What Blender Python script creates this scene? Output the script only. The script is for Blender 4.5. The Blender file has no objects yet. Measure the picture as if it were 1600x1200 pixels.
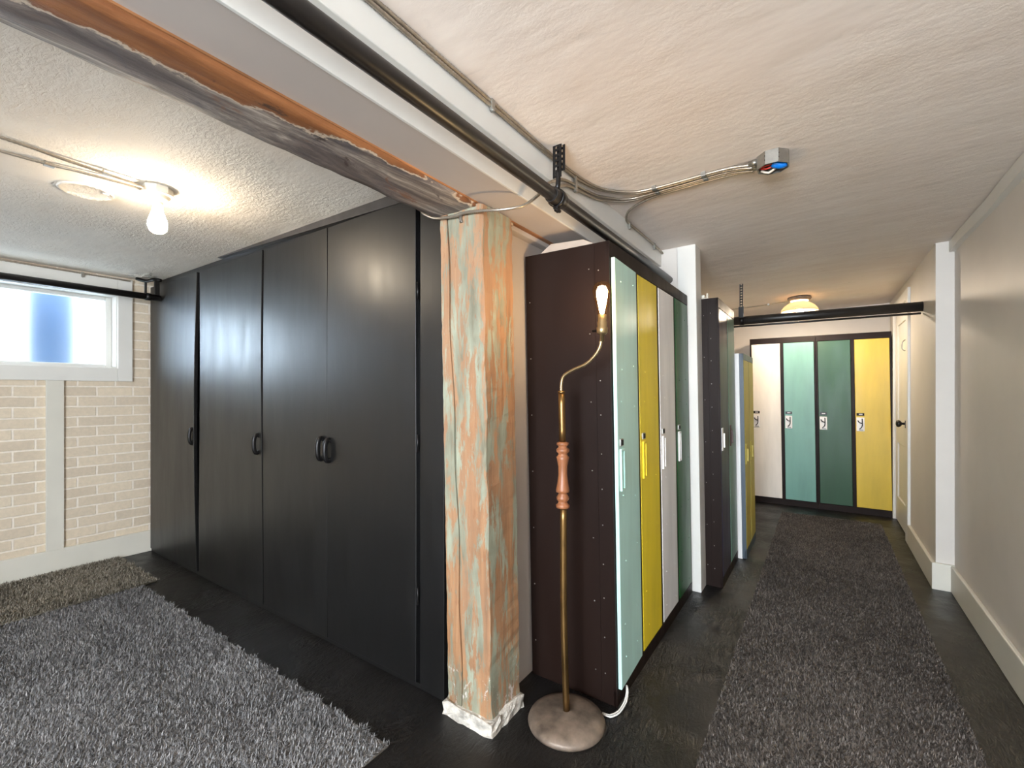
import bpy, bmesh, math, random
import numpy as np
from mathutils import Vector, Matrix

S = bpy.context.scene
COL = S.collection
random.seed(7)
RNG = np.random.default_rng(11)

# ------------------------------------------------------------------ camera, world, exposure
YAW = math.atan(485/712)                      # camera turned left of the corridor axis (+Y)
cam_d = bpy.data.cameras.new('camera')
cam = bpy.data.objects.new('camera', cam_d); COL.objects.link(cam)
cam.location = (0, 0, 1.21)
cam.rotation_euler = (math.pi/2, 0, YAW)
cam_d.sensor_width = 36; cam_d.lens = 36*712/1600
cam_d.shift_y = 12/1600
cam_d.clip_start = 0.02
S.camera = cam

S.view_settings.view_transform = 'Standard'
S.view_settings.look = 'None'
S.view_settings.gamma = 1
S.view_settings.exposure = 0.48
S.view_settings.use_curve_mapping = False

W = bpy.data.worlds.new('daylight'); S.world = W
W.use_nodes = True
bg = W.node_tree.nodes['Background']
bg.inputs['Color'].default_value = (0.72, 0.86, 1.0, 1)
bg.inputs['Strength'].default_value = 15.0

S.cycles.use_denoising = True
S.cycles.max_bounces = 10
S.cycles.diffuse_bounces = 6
S.cycles.transmission_bounces = 8
S.cycles.transparent_max_bounces = 12
S.cycles.sample_clamp_indirect = 6.0

CEIL_BULB = 120.0        # emission strengths of the lamps in the place
LAMP_BULB = 165.0
DOME_BULB = 640.0
FILL_BACK = 150.0  # power of the added fill light behind the camera

# cool fill light, added at an unseen opening behind the camera
def area(name, loc, rot, sx, sy, power, color):
    d = bpy.data.lights.new(name, 'AREA'); d.shape = 'RECTANGLE'; d.size = sx; d.size_y = sy
    d.energy = power; d.color = color
    o = bpy.data.objects.new(name, d); COL.objects.link(o); o.location = loc; o.rotation_euler = rot
    return o
area('added_back_fill', (-0.05, -2.62, 1.35), (math.radians(90), 0, 0), 1.2, 1.1, FILL_BACK, (0.86, 0.93, 1.0))

# ------------------------------------------------------------------ material helpers
def new_mat(name):
    m = bpy.data.materials.new(name); m.use_nodes = True
    nt = m.node_tree
    return m, nt, nt.nodes, nt.links, nt.nodes['Principled BSDF']

def L(c):                                        # srgb 0-255 -> linear
    return tuple(((v/255)/12.92 if v/255 <= .04045 else ((v/255+.055)/1.055)**2.4) for v in c) + (1,)

def noise(nt, scale, detail=4, rough=.5, stretch=(1, 1, 1), offs=(0, 0, 0), dist=0):
    tc = nt.nodes.new('ShaderNodeTexCoord'); mp = nt.nodes.new('ShaderNodeMapping')
    mp.inputs['Scale'].default_value = stretch; mp.inputs['Location'].default_value = offs
    n = nt.nodes.new('ShaderNodeTexNoise'); n.inputs['Scale'].default_value = scale
    n.inputs['Detail'].default_value = detail; n.inputs['Roughness'].default_value = rough
    n.inputs['Distortion'].default_value = dist
    nt.links.new(tc.outputs['Object'], mp.inputs['Vector']); nt.links.new(mp.outputs['Vector'], n.inputs['Vector'])
    return n.outputs['Fac']

def ramp(nt, fac, stops):
    r = nt.nodes.new('ShaderNodeValToRGB'); e = r.color_ramp.elements
    while len(e) > len(stops): e.remove(e[-1])
    while len(e) < len(stops): e.new(1)
    for k, (p, c) in enumerate(stops):
        e[k].position = p; e[k].color = c if len(c) == 4 else tuple(c)+(1,)
    nt.links.new(fac, r.inputs['Fac']); return r.outputs['Color']

def mixc(nt, fac, a, b, mode='MIX'):
    m = nt.nodes.new('ShaderNodeMix'); m.data_type = 'RGBA'; m.blend_type = mode
    for sock, v in ((m.inputs['Factor'], fac), (m.inputs['A'], a), (m.inputs['B'], b)):
        pass
    def put(s, v):
        if hasattr(v, 'is_linked') or hasattr(v, 'links'): nt.links.new(v, s)
        else: s.default_value = v
    put(m.inputs[0], fac); put(m.inputs[6], a); put(m.inputs[7], b)
    return m.outputs[2]

def math_n(nt, op, a, b=None):
    m = nt.nodes.new('ShaderNodeMath'); m.operation = op
    for i, v in enumerate((a, b)):
        if v is None: continue
        if hasattr(v, 'links'): nt.links.new(v, m.inputs[i])
        else: m.inputs[i].default_value = v
    return m.outputs[0]

def bump(nt, bsdf, height, strength=.3, dist=.01, prev=None):
    b = nt.nodes.new('ShaderNodeBump'); b.inputs['Strength'].default_value = strength; b.inputs['Distance'].default_value = dist
    nt.links.new(height, b.inputs['Height'])
    if prev is not None: nt.links.new(prev, b.inputs['Normal'])
    nt.links.new(b.outputs['Normal'], bsdf.inputs['Normal']); return b.outputs['Normal']

def paint(name, rgb, rough=.5, metal=0, spec=.5, var=.06, vscale=3, bscale=0, bstr=.15, bdist=.004, coat=0, stretch=(1, 1, 1)):
    m, nt, N, K, B = new_mat(name)
    c = L(rgb)
    if var:
        f = noise(nt, vscale, 4, .55, stretch)
        lo = tuple(v*(1-var*1.6) for v in c[:3])+(1,); hi = tuple(min(1, v*(1+var)) for v in c[:3])+(1,)
        K.new(ramp(nt, f, [(.3, lo), (.7, hi)]), B.inputs['Base Color'])
    else: B.inputs['Base Color'].default_value = c
    B.inputs['Roughness'].default_value = rough; B.inputs['Metallic'].default_value = metal
    B.inputs['Specular IOR Level'].default_value = spec
    B.inputs['Coat Weight'].default_value = coat
    if bscale: bump(nt, B, noise(nt, bscale, 5, .6, stretch), bstr, bdist)
    return m

def emis(name, rgb, strength):
    m, nt, N, K, B = new_mat(name)
    B.inputs['Base Color'].default_value = L(rgb); B.inputs['Emission Color'].default_value = L(rgb)
    B.inputs['Emission Strength'].default_value = strength
    return m

M = {}
# plaster ceiling: trowelled, blotchy
def ceiling_mat(name, rgb, warm, seed, strength):
    m, nt, N, K, B = new_mat(name)
    f = noise(nt, 1.3, 5, .6, (1, 1.6, 1), (seed, 0, 0))
    base = ramp(nt, f, [(.3, L(warm)), (.62, L(rgb))])
    g = noise(nt, 5, 6, .65, (1, 2.5, 1), (seed, 3, 0), 1.2)
    base = mixc(nt, ramp(nt, g, [(.60, (0, 0, 0)), (.78, (.35, .35, .35))]), base, L((176, 172, 164)))
    K.new(base, B.inputs['Base Color']); B.inputs['Roughness'].default_value = .75
    a = noise(nt, 26, 6, .65, (1, 2.2, 1), (seed, 1, 0), .8)
    mask = noise(nt, 1.7, 2, .5, (1, 1, 1), (seed+5, 2, 0))
    mk = ramp(nt, mask, [(.38, (.12, .12, .12)), (.62, (1, 1, 1))])
    fine = noise(nt, 75, 4, .7, (1, 1, 1), (seed, 4, 0))
    s = math_n(nt, 'ADD', a, math_n(nt, 'MULTIPLY', fine, .6))
    h = math_n(nt, 'MULTIPLY', s, mk)
    n1 = bump(nt, B, h, strength, .012)
    bump(nt, B, noise(nt, 3.2, 3, .5, (1, 2, 1), (seed, 7, 0)), .22, .03, n1)
    return m
M['ceiling_left'] = ceiling_mat('plaster_ceiling_rough', (232, 225, 214), (222, 211, 197), 0, .75)
M['ceiling_right'] = ceiling_mat('plaster_ceiling_smooth', (236, 226, 217), (230, 216, 205), 9, .16)
M['wall'] = paint('white_wall_paint', (214, 208, 200), .55, bscale=14, bstr=.12, bdist=.004, var=.03)
M['wall_grey'] = paint('grey_white_wall_paint', (212, 205, 197), .5, bscale=9, bstr=.12, bdist=.004, var=.03)
M['trim'] = paint('white_trim_gloss', (222, 220, 214), .38, var=.03, bscale=20, bstr=.1, bdist=.002)
M['trim_cream'] = paint('cream_trim', (216, 212, 200), .45, var=.04, bscale=22, bstr=.12, bdist=.003)
M['soffit'] = paint('grey_soffit_board', (190, 180, 172), .6, var=.03, bscale=12, bstr=.1)
M['black_pipe'] = paint('black_pipe_paint', (34, 31, 30), .38, var=.15, vscale=12, bscale=40, bstr=.1)
M['black_metal'] = paint('black_metal', (26, 24, 24), .35, metal=.4, var=.1, vscale=20)
M['steel'] = paint('galvanised_steel', (170, 168, 162), .35, metal=.9, var=.1, vscale=40)
M['cable'] = paint('armoured_cable_steel', (186, 176, 162), .38, metal=.85, var=.1, vscale=60)
M['brass'] = paint('aged_brass', (140, 108, 66), .36, metal=.95, var=.3, vscale=26, stretch=(1, 1, .25))
M['brass_bright'] = paint('pale_brass', (186, 160, 118), .32, metal=.9, var=.1, vscale=30)
M['base_metal'] = paint('mottled_bronze_base', (128, 112, 98), .5, metal=.3, var=.35, vscale=16, bscale=24, bstr=.2)
M['card'] = paint('pale_card', (186, 168, 152), .7, var=.08, vscale=8)
M['dark'] = paint('dark_void', (14, 12, 12), .8, var=0)
M['porcelain'] = paint('white_porcelain', (226, 220, 206), .3, var=.03)
M['white_plastic'] = paint('white_cord_plastic', (225, 222, 216), .4, var=0)
M['blue_plastic'] = paint('blue_connector_plastic', (10, 118, 214), .35, var=.1, vscale=80)
M['red_wire'] = paint('red_wire', (190, 50, 40), .4, var=0)
M['white_wire'] = paint('white_wire', (225, 215, 200), .4, var=0)
M['plaster_white'] = paint('crumbly_white_plaster', (206, 198, 186), .85, var=.35, vscale=22, bscale=34, bstr=.7, bdist=.02)

M['rail_grey'] = paint('dark_grey_rail_paint', (62, 58, 56), .45, var=.2, vscale=14)
# black doors of the built-in cabinet: brushed satin paint
def satin(name, rgb, rough, bs=.1, stretch=(1, 1, .18), rvar=.08, spec=.5):
    m, nt, N, K, B = new_mat(name)
    c = L(rgb)
    f = noise(nt, 5, 5, .6, stretch)
    K.new(ramp(nt, f, [(.3, tuple(v*.85 for v in c[:3])), (.7, tuple(v*1.15 for v in c[:3]))]), B.inputs['Base Color'])
    r = ramp(nt, noise(nt, 9, 4, .6, stretch, (3, 1, 2)), [(.3, (rough-rvar,)*3), (.7, (rough+rvar,)*3)])
    K.new(r, B.inputs['Roughness']); B.inputs['Specular IOR Level'].default_value = spec
    n1 = bump(nt, B, noise(nt, 55, 4, .6, stretch), bs, .003)
    bump(nt, B, noise(nt, 2.4, 2, .5, (1, 1, .5)), .12, .02, n1)
    return m
M['cab_black'] = satin('black_satin_cabinet_paint', (11, 10, 10), .41, .07, spec=.75, rvar=.05)
M['locker_black'] = satin('brown_black_locker_enamel', (30, 19, 15), .45, .04, spec=.14)
M['teal'] = satin('teal_locker_enamel', (190, 228, 218), .36, .04, rvar=.04)
M['teal_dark'] = satin('deep_teal_locker_enamel', (108, 158, 146), .4, .04, rvar=.04)
M['yellow'] = satin('mustard_locker_enamel', (234, 206, 46), .38, .04, rvar=.04)
M['yellow_back'] = satin('golden_locker_enamel', (206, 176, 46), .4, .04, rvar=.04)
M['yellow_pale'] = satin('pale_yellow_locker_enamel', (190, 174, 84), .42, .04, rvar=.04)
M['white_enamel'] = satin('white_locker_enamel', (236, 233, 230), .4, .04, rvar=.04)
M['cream_enamel'] = satin('cream_locker_enamel', (234, 226, 214), .45, .04, rvar=.04)
M['green'] = satin('dark_green_locker_enamel', (24, 84, 38), .36, .05, rvar=.06, spec=.25)
M['green_back'] = satin('forest_green_locker_enamel', (28, 72, 42), .42, .05, rvar=.05)
M['purple'] = satin('purple_black_locker_enamel', (52, 47, 66), .34, .08, rvar=.06)
M['teal_grey'] = satin('grey_teal_locker_enamel', (104, 138, 124), .38, .05, rvar=.05)
M['blue_grey'] = satin('slate_blue_locker_enamel', (74, 86, 98), .42, .05, rvar=.05)
M['maroon'] = paint('dark_maroon_plate', (70, 40, 40), .4, var=.1)

# floor: glossy black painted boards, brushed ridges and dust
m, nt, N, K, B = new_mat('black_painted_floor'); M['floor'] = m
f = noise(nt, 3, 6, .65)
base = ramp(nt, f, [(.3, L((14, 13, 13))), (.7, L((30, 28, 27)))])
B.inputs['Specular IOR Level'].default_value = .45
spk = noise(nt, 130, 2, .5, (1, 1, 1), (4, 4, 0))
base = mixc(nt, ramp(nt, spk, [(.74, (0, 0, 0)), (.79, (.55, .55, .55))]), base, L((150, 145, 138)))
K.new(base, B.inputs['Base Color'])
K.new(ramp(nt, noise(nt, 5, 5, .6), [(.3, (.28,)*3), (.7, (.5,)*3)]), B.inputs['Roughness'])
mask = ramp(nt, noise(nt, 2.6, 3, .5, (1, 1, 1), (2, 8, 0)), [(.42, (.1,)*3), (.62, (1,)*3)])
h = math_n(nt, 'MULTIPLY', noise(nt, 36, 4, .6, (1, .35, 1), (0, 0, 0), 2.2), mask)
n1 = bump(nt, B, h, .8, .012)
bump(nt, B, noise(nt, 90, 3, .6), .12, .004, n1)

# whitewashed brick
m, nt, N, K, B = new_mat('whitewashed_brick'); M['brick'] = m
tc = N.new('ShaderNodeTexCoord'); sp = N.new('ShaderNodeSeparateXYZ'); cb = N.new('ShaderNodeCombineXYZ')
K.new(tc.outputs['Object'], sp.inputs[0]); K.new(sp.outputs['Y'], cb.inputs['X']); K.new(sp.outputs['Z'], cb.inputs['Y'])
wob = N.new('ShaderNodeTexNoise'); wob.inputs['Scale'].default_value = 9; wob.inputs['Detail'].default_value = 3
K.new(cb.outputs[0], wob.inputs['Vector'])
vm = N.new('ShaderNodeVectorMath'); vm.operation = 'MULTIPLY_ADD'
K.new(wob.outputs['Color'], vm.inputs[0]); vm.inputs[1].default_value = (.009, .009, 0); K.new(cb.outputs[0], vm.inputs[2])
br = N.new('ShaderNodeTexBrick'); K.new(vm.outputs[0], br.inputs['Vector'])
br.inputs['Scale'].default_value = 1; br.inputs['Brick Width'].default_value = .203; br.inputs['Row Height'].default_value = .0695
br.inputs['Mortar Size'].default_value = .0068; br.inputs['Mortar Smooth'].default_value = .35; br.inputs['Bias'].default_value = -.1
br.inputs['Color1'].default_value = L((224, 209, 186)); br.inputs['Color2'].default_value = L((208, 193, 172))
br.inputs['Mortar'].default_value = L((240, 230, 216))
sp2 = ramp(nt, noise(nt, 45, 5, .7), [(.35, (.93, .93, .92)), (.7, (1.05, 1.04, 1.03))])
K.new(mixc(nt, 1.0, br.outputs['Color'], sp2, 'MULTIPLY'), B.inputs['Base Color']); B.inputs['Roughness'].default_value = .8
inv = math_n(nt, 'SUBTRACT', 1.0, br.outputs['Fac'])
n1 = bump(nt, B, inv, .55, .008); bump(nt, B, noise(nt, 60, 5, .7), .3, .006, n1)

# distressed post: orange wood, remnants of mint paint, white scuffs near the foot
def post_mat():
    m, nt, N, K, B = new_mat('distressed_orange_and_mint_wood')
    grain = noise(nt, 30, 5, .6, (1, 1, .06), (0, 0, 0), .6)
    wood = ramp(nt, grain, [(.25, L((98, 68, 46))), (.48, L((148, 104, 68))), (.75, L((180, 136, 96)))])
    tone = noise(nt, 3, 3, .5, (1, 1, .5), (7, 0, 0))
    wood = mixc(nt, ramp(nt, tone, [(.35, (0,)*3), (.65, (.7,)*3)]), wood, L((160, 126, 98)))
    mint = ramp(nt, noise(nt, 20, 4, .6, (1, 1, .2), (2, 2, 2)), [(.3, L((104, 106, 90))), (.7, L((156, 166, 146)))])
    a = noise(nt, 13, 9, .74, (1.5, 1.5, .26), (1, 5, 0), .4)
    tc0 = N.new('ShaderNodeTexCoord'); s0 = N.new('ShaderNodeSeparateXYZ'); K.new(tc0.outputs['Object'], s0.inputs[0])
    up = ramp(nt, s0.outputs['Z'], [(.0, (.06,)*3), (.25, (0,)*3), (.9, (0,)*3), (1.0, (.015,)*3)])
    am = math_n(nt, 'ADD', a, up)
    wood = mixc(nt, ramp(nt, am, [(.49, (0,)*3), (.55, (.85,)*3)]), wood, mint)
    chip = noise(nt, 48, 4, .6, (1, 1, .3), (6, 6, 1))
    wood = mixc(nt, ramp(nt, chip, [(.62, (0,)*3), (.66, (.6,)*3)]), wood, L((140, 96, 66)))
    b = noise(nt, 11, 8, .75, (1.3, 1.3, .7), (9, 1, 3), .2)
    tc = N.new('ShaderNodeTexCoord'); sp = N.new('ShaderNodeSeparateXYZ'); K.new(tc.outputs['Object'], sp.inputs[0])
    low = ramp(nt, sp.outputs['Z'], [(.12, (1,)*3), (.55, (.55,)*3), (1.0, (.45,)*3)])
    bb = math_n(nt, 'MULTIPLY', b, low)
    wood = mixc(nt, ramp(nt, bb, [(.56, (0,)*3), (.60, (.9,)*3)]), wood, L((212, 202, 194)))
    kn = noise(nt, 16, 2, .5, (1, 1, .5), (3, 3, 8))
    wood = mixc(nt, ramp(nt, kn, [(.76, (0,)*3), (.80, (.9,)*3)]), wood, L((70, 48, 36)))
    K.new(wood, B.inputs['Base Color']); B.inputs['Roughness'].default_value = .62
    n1 = bump(nt, B, a, .35, .006); bump(nt, B, grain, .45, .004, n1)
    return m
M['post'] = post_mat()

# old header beam: grey plaster skin over orange board
def beam_mat():
    m, nt, N, K, B = new_mat('old_beam_grey_plaster_and_orange_wood')
    a = noise(nt, 11, 9, .72, (1.3, .16, 1), (0, 0, 0), 1.0)
    grey = ramp(nt, a, [(.30, L((70, 62, 60))), (.45, L((112, 101, 96))), (.54, L((152, 140, 130))), (.63, L((206, 193, 180)))])
    blot = noise(nt, 5, 7, .7, (1, .6, 1), (3, 9, 0), .6)
    grey = mixc(nt, ramp(nt, blot, [(.50, (0,)*3), (.62, (.75,)*3)]), grey, L((92, 88, 92)))
    brown = noise(nt, 9, 7, .72, (1, .35, 1), (8, 2, 0), .6)
    grey = mixc(nt, ramp(nt, brown, [(.58, (0,)*3), (.63, (.8,)*3)]), grey, L((134, 92, 66)))
    orange = ramp(nt, noise(nt, 24, 5, .65, (1, .12, 1)), [(.3, L((112, 68, 40))), (.7, L((166, 108, 64)))])
    tc = N.new('ShaderNodeTexCoord'); sp = N.new('ShaderNodeSeparateXYZ'); K.new(tc.outputs['Object'], sp.inputs[0])
    # bare wood shows along the corridor-side edge, widest over the near end
    wid = ramp(nt, math_n(nt, 'MULTIPLY', sp.outputs['Y'], 1.0), [(0, (.085,)*3), (.50, (.085,)*3), (.72, (.030,)*3), (.80, (-.010,)*3)])
    w = math_n(nt, 'MULTIPLY', math_n(nt, 'SUBTRACT', noise(nt, 7, 8, .7, (1, .7, 1), (5, 1, 0)), .5), .14)
    k = math_n(nt, 'ADD', math_n(nt, 'ADD', math_n(nt, 'ADD', sp.outputs['X'], 1.030), wid), w)
    edge = ramp(nt, k, [(.0, (0,)*3), (.004, (1,)*3), (.008, (1,)*3), (.012, (0,)*3)])
    base = mixc(nt, ramp(nt, k, [(.006, (0,)*3), (.010, (1,)*3)]), grey, orange)
    base = mixc(nt, edge, base, L((206, 188, 166)))
    d = noise(nt, 7, 6, .7, (1, .6, 1), (12, 3, 0), .5)
    base = mixc(nt, ramp(nt, d, [(.64, (0,)*3), (.69, (.85,)*3)]), base, L((66, 50, 42)))
    K.new(base, B.inputs['Base Color']); B.inputs['Roughness'].default_value = .6
    n1 = bump(nt, B, a, .5, .012); bump(nt, B, noise(nt, 50, 5, .6, (1, .3, 1)), .3, .004, n1)
    return m
M['beam'] = beam_mat()

M['torn_wood'] = paint('torn_orange_wood_edge', (176, 120, 76), .6, var=.35, vscale=18, stretch=(1, .2, 1))
M['turned_wood'] = paint('turned_reddish_wood', (140, 88, 56), .42, var=.28, vscale=30, stretch=(1, 1, .2))

def pile_mat(name, lo, mid, hi):
    m, nt, N, K, B = new_mat(name)
    g = N.new('ShaderNodeNewGeometry')
    c = ramp(nt, g.outputs['Random Per Island'], [(0, L(lo)), (.5, L(mid)), (1, L(hi))])
    big = ramp(nt, noise(nt, 7, 4, .6), [(.3, (.8, .8, .8)), (.7, (1.12, 1.12, 1.12))])
    K.new(mixc(nt, 1.0, c, big, 'MULTIPLY'), B.inputs['Base Color']); B.inputs['Roughness'].default_value = .75
    B.inputs['Specular IOR Level'].default_value = .25
    return m
M['pile_grey'] = pile_mat('grey_shag_pile', (82, 81, 83), (126, 125, 125), (172, 170, 170))
M['pile_taupe'] = pile_mat('taupe_shag_pile', (88, 82, 72), (134, 127, 114), (182, 174, 160))
M['pile_dark'] = pile_mat('charcoal_shag_pile', (48, 44, 42), (86, 80, 76), (134, 126, 120))

# frosted window glass
m, nt, N, K, B = new_mat('frosted_window_glass'); M['glass'] = m
B.inputs['Base Color'].default_value = (.93, .97, 1, 1); B.inputs['Transmission Weight'].default_value = 1
B.inputs['Roughness'].default_value = .42; B.inputs['IOR'].default_value = 1.3
# lamp glasses
m, nt, N, K, B = new_mat('amber_bulb_glass'); M['bulb_glass'] = m
tr = N.new('ShaderNodeBsdfTransparent'); tr.inputs[0].default_value = (1, .80, .52, 1)
gl = N.new('ShaderNodeBsdfGlossy'); gl.inputs['Roughness'].default_value = .05
mx = N.new('ShaderNodeMixShader'); mx.inputs[0].default_value = .06
K.new(tr.outputs[0], mx.inputs[1]); K.new(gl.outputs[0], mx.inputs[2]); K.new(mx.outputs[0], N['Material Output'].inputs['Surface'])
m, nt, N, K, B = new_mat('beige_lamp_glass'); M['dome_glass'] = m
df = N.new('ShaderNodeBsdfDiffuse'); df.inputs[0].default_value = L((188, 168, 142))
tl = N.new('ShaderNodeBsdfTranslucent'); tl.inputs[0].default_value = L((206, 192, 170))
mx = N.new('ShaderNodeMixShader'); mx.inputs[0].default_value = .5
K.new(df.outputs[0], mx.inputs[1]); K.new(tl.outputs[0], mx.inputs[2]); K.new(mx.outputs[0], N['Material Output'].inputs['Surface'])
M['core_warm'] = emis('warm_filament_glow', (255, 235, 208), LAMP_BULB)
M['bulb_white'] = emis('lit_frosted_bulb', (255, 236, 208), CEIL_BULB)
M['bulb_dome'] = emis('lit_bulb_under_dome', (255, 234, 206), DOME_BULB)
M['blue_outside'] = paint('blue_painted_panel', (38, 66, 100), .5, var=.05)
M['stone_outside'] = paint('pale_concrete', (200, 200, 198), .9, var=.1)

# ------------------------------------------------------------------ object helpers
LEAN = 0.0175       # the old partition side leans a little
def lean_vec(rot=0):
    c, s = math.cos(YAW), math.sin(YAW)
    x, y = -LEAN*c, -LEAN*s
    cr, sr = math.cos(-rot), math.sin(-rot)
    return x*cr-y*sr, x*sr+y*cr

def thing(name, label, cat, loc=(0, 0, 0), rotz=0, group=None):
    o = bpy.data.objects.new(name, None); COL.objects.link(o)
    o.location = loc; o.rotation_euler = (0, 0, rotz); o.empty_display_size = .1
    o['label'] = label; o['category'] = cat
    if group: o['group'] = group
    return o
def tag(o, label, cat, group=None):
    o['label'] = label; o['category'] = cat
    if group: o['group'] = group
    return o

class MB:
    def __init__(s): s.bm = bmesh.new(); s.mi = 0
    def box(s, x0, x1, y0, y1, z0, z1, bev=0):
        b2 = bmesh.new(); bmesh.ops.create_cube(b2, size=1)
        for v in b2.verts:
            v.co = Vector((x0+(v.co.x+.5)*(x1-x0), y0+(v.co.y+.5)*(y1-y0), z0+(v.co.z+.5)*(z1-z0)))
        if bev:
            bmesh.ops.bevel(b2, geom=list(b2.edges), offset=bev, segments=2, affect='EDGES', profile=.5)
        return s._merge(b2)
    def _merge(s, b2, mat=None, smooth=False):
        if mat is not None: bmesh.ops.transform(b2, matrix=mat, verts=b2.verts)
        mp = {v: s.bm.verts.new(v.co) for v in b2.verts}
        out = []
        for f in b2.faces:
            try: nf = s.bm.faces.new([mp[v] for v in f.verts])
            except ValueError: continue
            nf.material_index = s.mi; nf.smooth = smooth or f.smooth; out.append(nf)
        b2.free(); return s
    def lathe(s, prof, seg=32, loc=(0, 0, 0), axis='Z', cap=True):
        b2 = bmesh.new(); rings = []
        for r, z in prof:
            ring = []
            for k in range(seg):
                a = 2*math.pi*k/seg
                p = (r*math.cos(a), r*math.sin(a), z)
                if axis == 'X': p = (p[2], p[0], p[1])
                if axis == 'Y': p = (p[0], p[2], -p[1])
                ring.append(b2.verts.new((p[0]+loc[0], p[1]+loc[1], p[2]+loc[2])))
            rings.append(ring)
        for a, b in zip(rings, rings[1:]):
            for k in range(seg):
                f = b2.faces.new((a[k], a[(k+1) % seg], b[(k+1) % seg], b[k])); f.smooth = True
        if cap:
            b2.faces.new(list(reversed(rings[0]))); b2.faces.new(rings[-1])
        return s._merge(b2)
    def tube(s, pts, r, seg=10, ribs=0, n=None, closed=False):
        P = [Vector(p) for p in pts]
        def cr(p0, p1, p2, p3, t):
            return .5*((2*p1)+(-p0+p2)*t+(2*p0-5*p1+4*p2-p3)*t*t+(-p0+3*p1-3*p2+p3)*t**3)
        pl = []
        Q = [P[0]*2-P[1]]+P+[P[-1]*2-P[-2]]
        for i in range(len(P)-1):
            l = (P[i+1]-P[i]).length
            k = max(2, int(l/(ribs*.5)) if ribs else (n or max(2, min(24, int(l/.015)))))
            for j in range(k): pl.append(cr(Q[i], Q[i+1], Q[i+2], Q[i+3], j/k))
        pl.append(P[-1])
        b2 = bmesh.new(); rings = []; up = None
        for i, p in enumerate(pl):
            d = (pl[min(i+1, len(pl)-1)]-pl[max(i-1, 0)]).normalized()
            if up is None:
                up = Vector((0, 0, 1)) if abs(d.z) < .9 else Vector((1, 0, 0))
            u = (up-d*up.dot(d)).normalized(); w = d.cross(u); up = u
            rr = r*(1.0 if (not ribs or i % 2 == 0) else .70)
            rings.append([b2.verts.new(p+(u*math.cos(2*math.pi*k/seg)+w*math.sin(2*math.pi*k/seg))*rr) for k in range(seg)])
        for a, b in zip(rings, rings[1:]):
            for k in range(seg):
                f = b2.faces.new((a[k], b[k], b[(k+1) % seg], a[(k+1) % seg])); f.smooth = True
        b2.faces.new(rings[0]); b2.faces.new(list(reversed(rings[-1])))
        return s._merge(b2)
    def quadprism(s, poly, z0, z1):             # horizontal polygon extruded up
        b2 = bmesh.new()
        lo = [b2.verts.new((x, y, z0)) for x, y in poly]; hi = [b2.verts.new((x, y, z1)) for x, y in poly]
        n = len(poly)
        for k in range(n): b2.faces.new((lo[k], lo[(k+1) % n], hi[(k+1) % n], hi[k]))
        b2.faces.new(list(reversed(lo))); b2.faces.new(hi)
        return s._merge(b2)
    def build(s, name, mat, parent=None, lean=None, kind=None, recalc=True):
        if recalc: bmesh.ops.recalc_face_normals(s.bm, faces=s.bm.faces)
        if lean is not None:
            lx, ly = lean_vec(lean)
            for v in s.bm.verts: v.co.x += lx*v.co.z; v.co.y += ly*v.co.z
        me = bpy.data.meshes.new(name); s.bm.to_mesh(me); s.bm.free()
        for m in (mat if isinstance(mat, (list, tuple)) else [mat]): me.materials.append(M[m])
        o = bpy.data.objects.new(name, me); COL.objects.link(o)
        if parent: o.parent = parent
        if kind: o['kind'] = kind
        return o

def struct(name, mb, mat, lean=None): return mb.build(name, mat, None, lean, 'structure')

# ------------------------------------------------------------------ the setting
YB, YE = -2.6, 6.06                      # back of the room behind the camera, far end wall
struct('floor', MB().box(-4.6, .9, YB-.3, YE+.2, -.15, 0), 'floor')
struct('ceiling', MB().box(-4.36, -1.2, YB-.1, 1.95, 2.045, 2.16), 'ceiling_left')
# corridor ceiling, rising slightly towards the right wall
b = MB(); b2 = bmesh.new()
def cz(x): return 2.092+(x+.83)*.022
vv = [b2.verts.new(p) for p in [(-1.2, YB-.1, cz(-1.2)), (.8, YB-.1, cz(.8)), (.8, YE+.15, cz(.8)), (-1.2, YE+.15, cz(-1.2)),
                                (-1.2, YB-.1, 2.3), (.8, YB-.1, 2.3), (.8, YE+.15, 2.3), (-1.2, YE+.15, 2.3)]]
for q in ((0, 1, 2, 3), (4, 7, 6, 5), (0, 4, 5, 1), (1, 5, 6, 2), (2, 6, 7, 3), (3, 7, 4, 0)): b2.faces.new([vv[i] for i in q])
b._merge(b2); struct('ceiling_corridor', b, 'ceiling_right')

# left brick wall with the window opening  (inner face x = -4.24)
WX = -4.24
wy0, wy1, wz0, wz1 = .16, 1.122, 1.38, 1.909
b = MB()
b.box(WX-.2, WX, YB-.1, wy0, 0, 2.16); b.box(WX-.2, WX, wy1, 1.95, 0, 2.16)
b.box(WX-.2, WX, wy0, wy1, 0, wz0); b.box(WX-.2, WX, wy0, wy1, wz1, 2.16)
struct('wall_left', b, 'brick')
b = MB()                                                   # casing and reveal
b.box(WX, WX+.022, wy1, wy1+.085, wz0-.095, 2.035, .003)
b.box(WX, WX+.022, wy0-.085, wy0, wz0-.095, 2.035, .003)
b.box(WX, WX+.022, wy0, wy1, wz0-.095, wz0, .003)
b.box(WX, WX+.022, wy0, wy1, wz1, 2.035, .003)
b.box(WX-.10, WX+.004, wy1-.006, wy1+.004, wz0, wz1); b.box(WX-.10, WX+.004, wy0-.004, wy0+.006, wz0, wz1)
b.box(WX-.10, WX+.004, wy0, wy1, wz1-.006, wz1+.004); b.box(WX-.10, WX+.006, wy0, wy1, wz0-.004, wz0+.008)
win = struct('window_1', b, 'trim')
b = MB(); fx0, fx1 = WX-.135, WX-.095                       # sash
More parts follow.
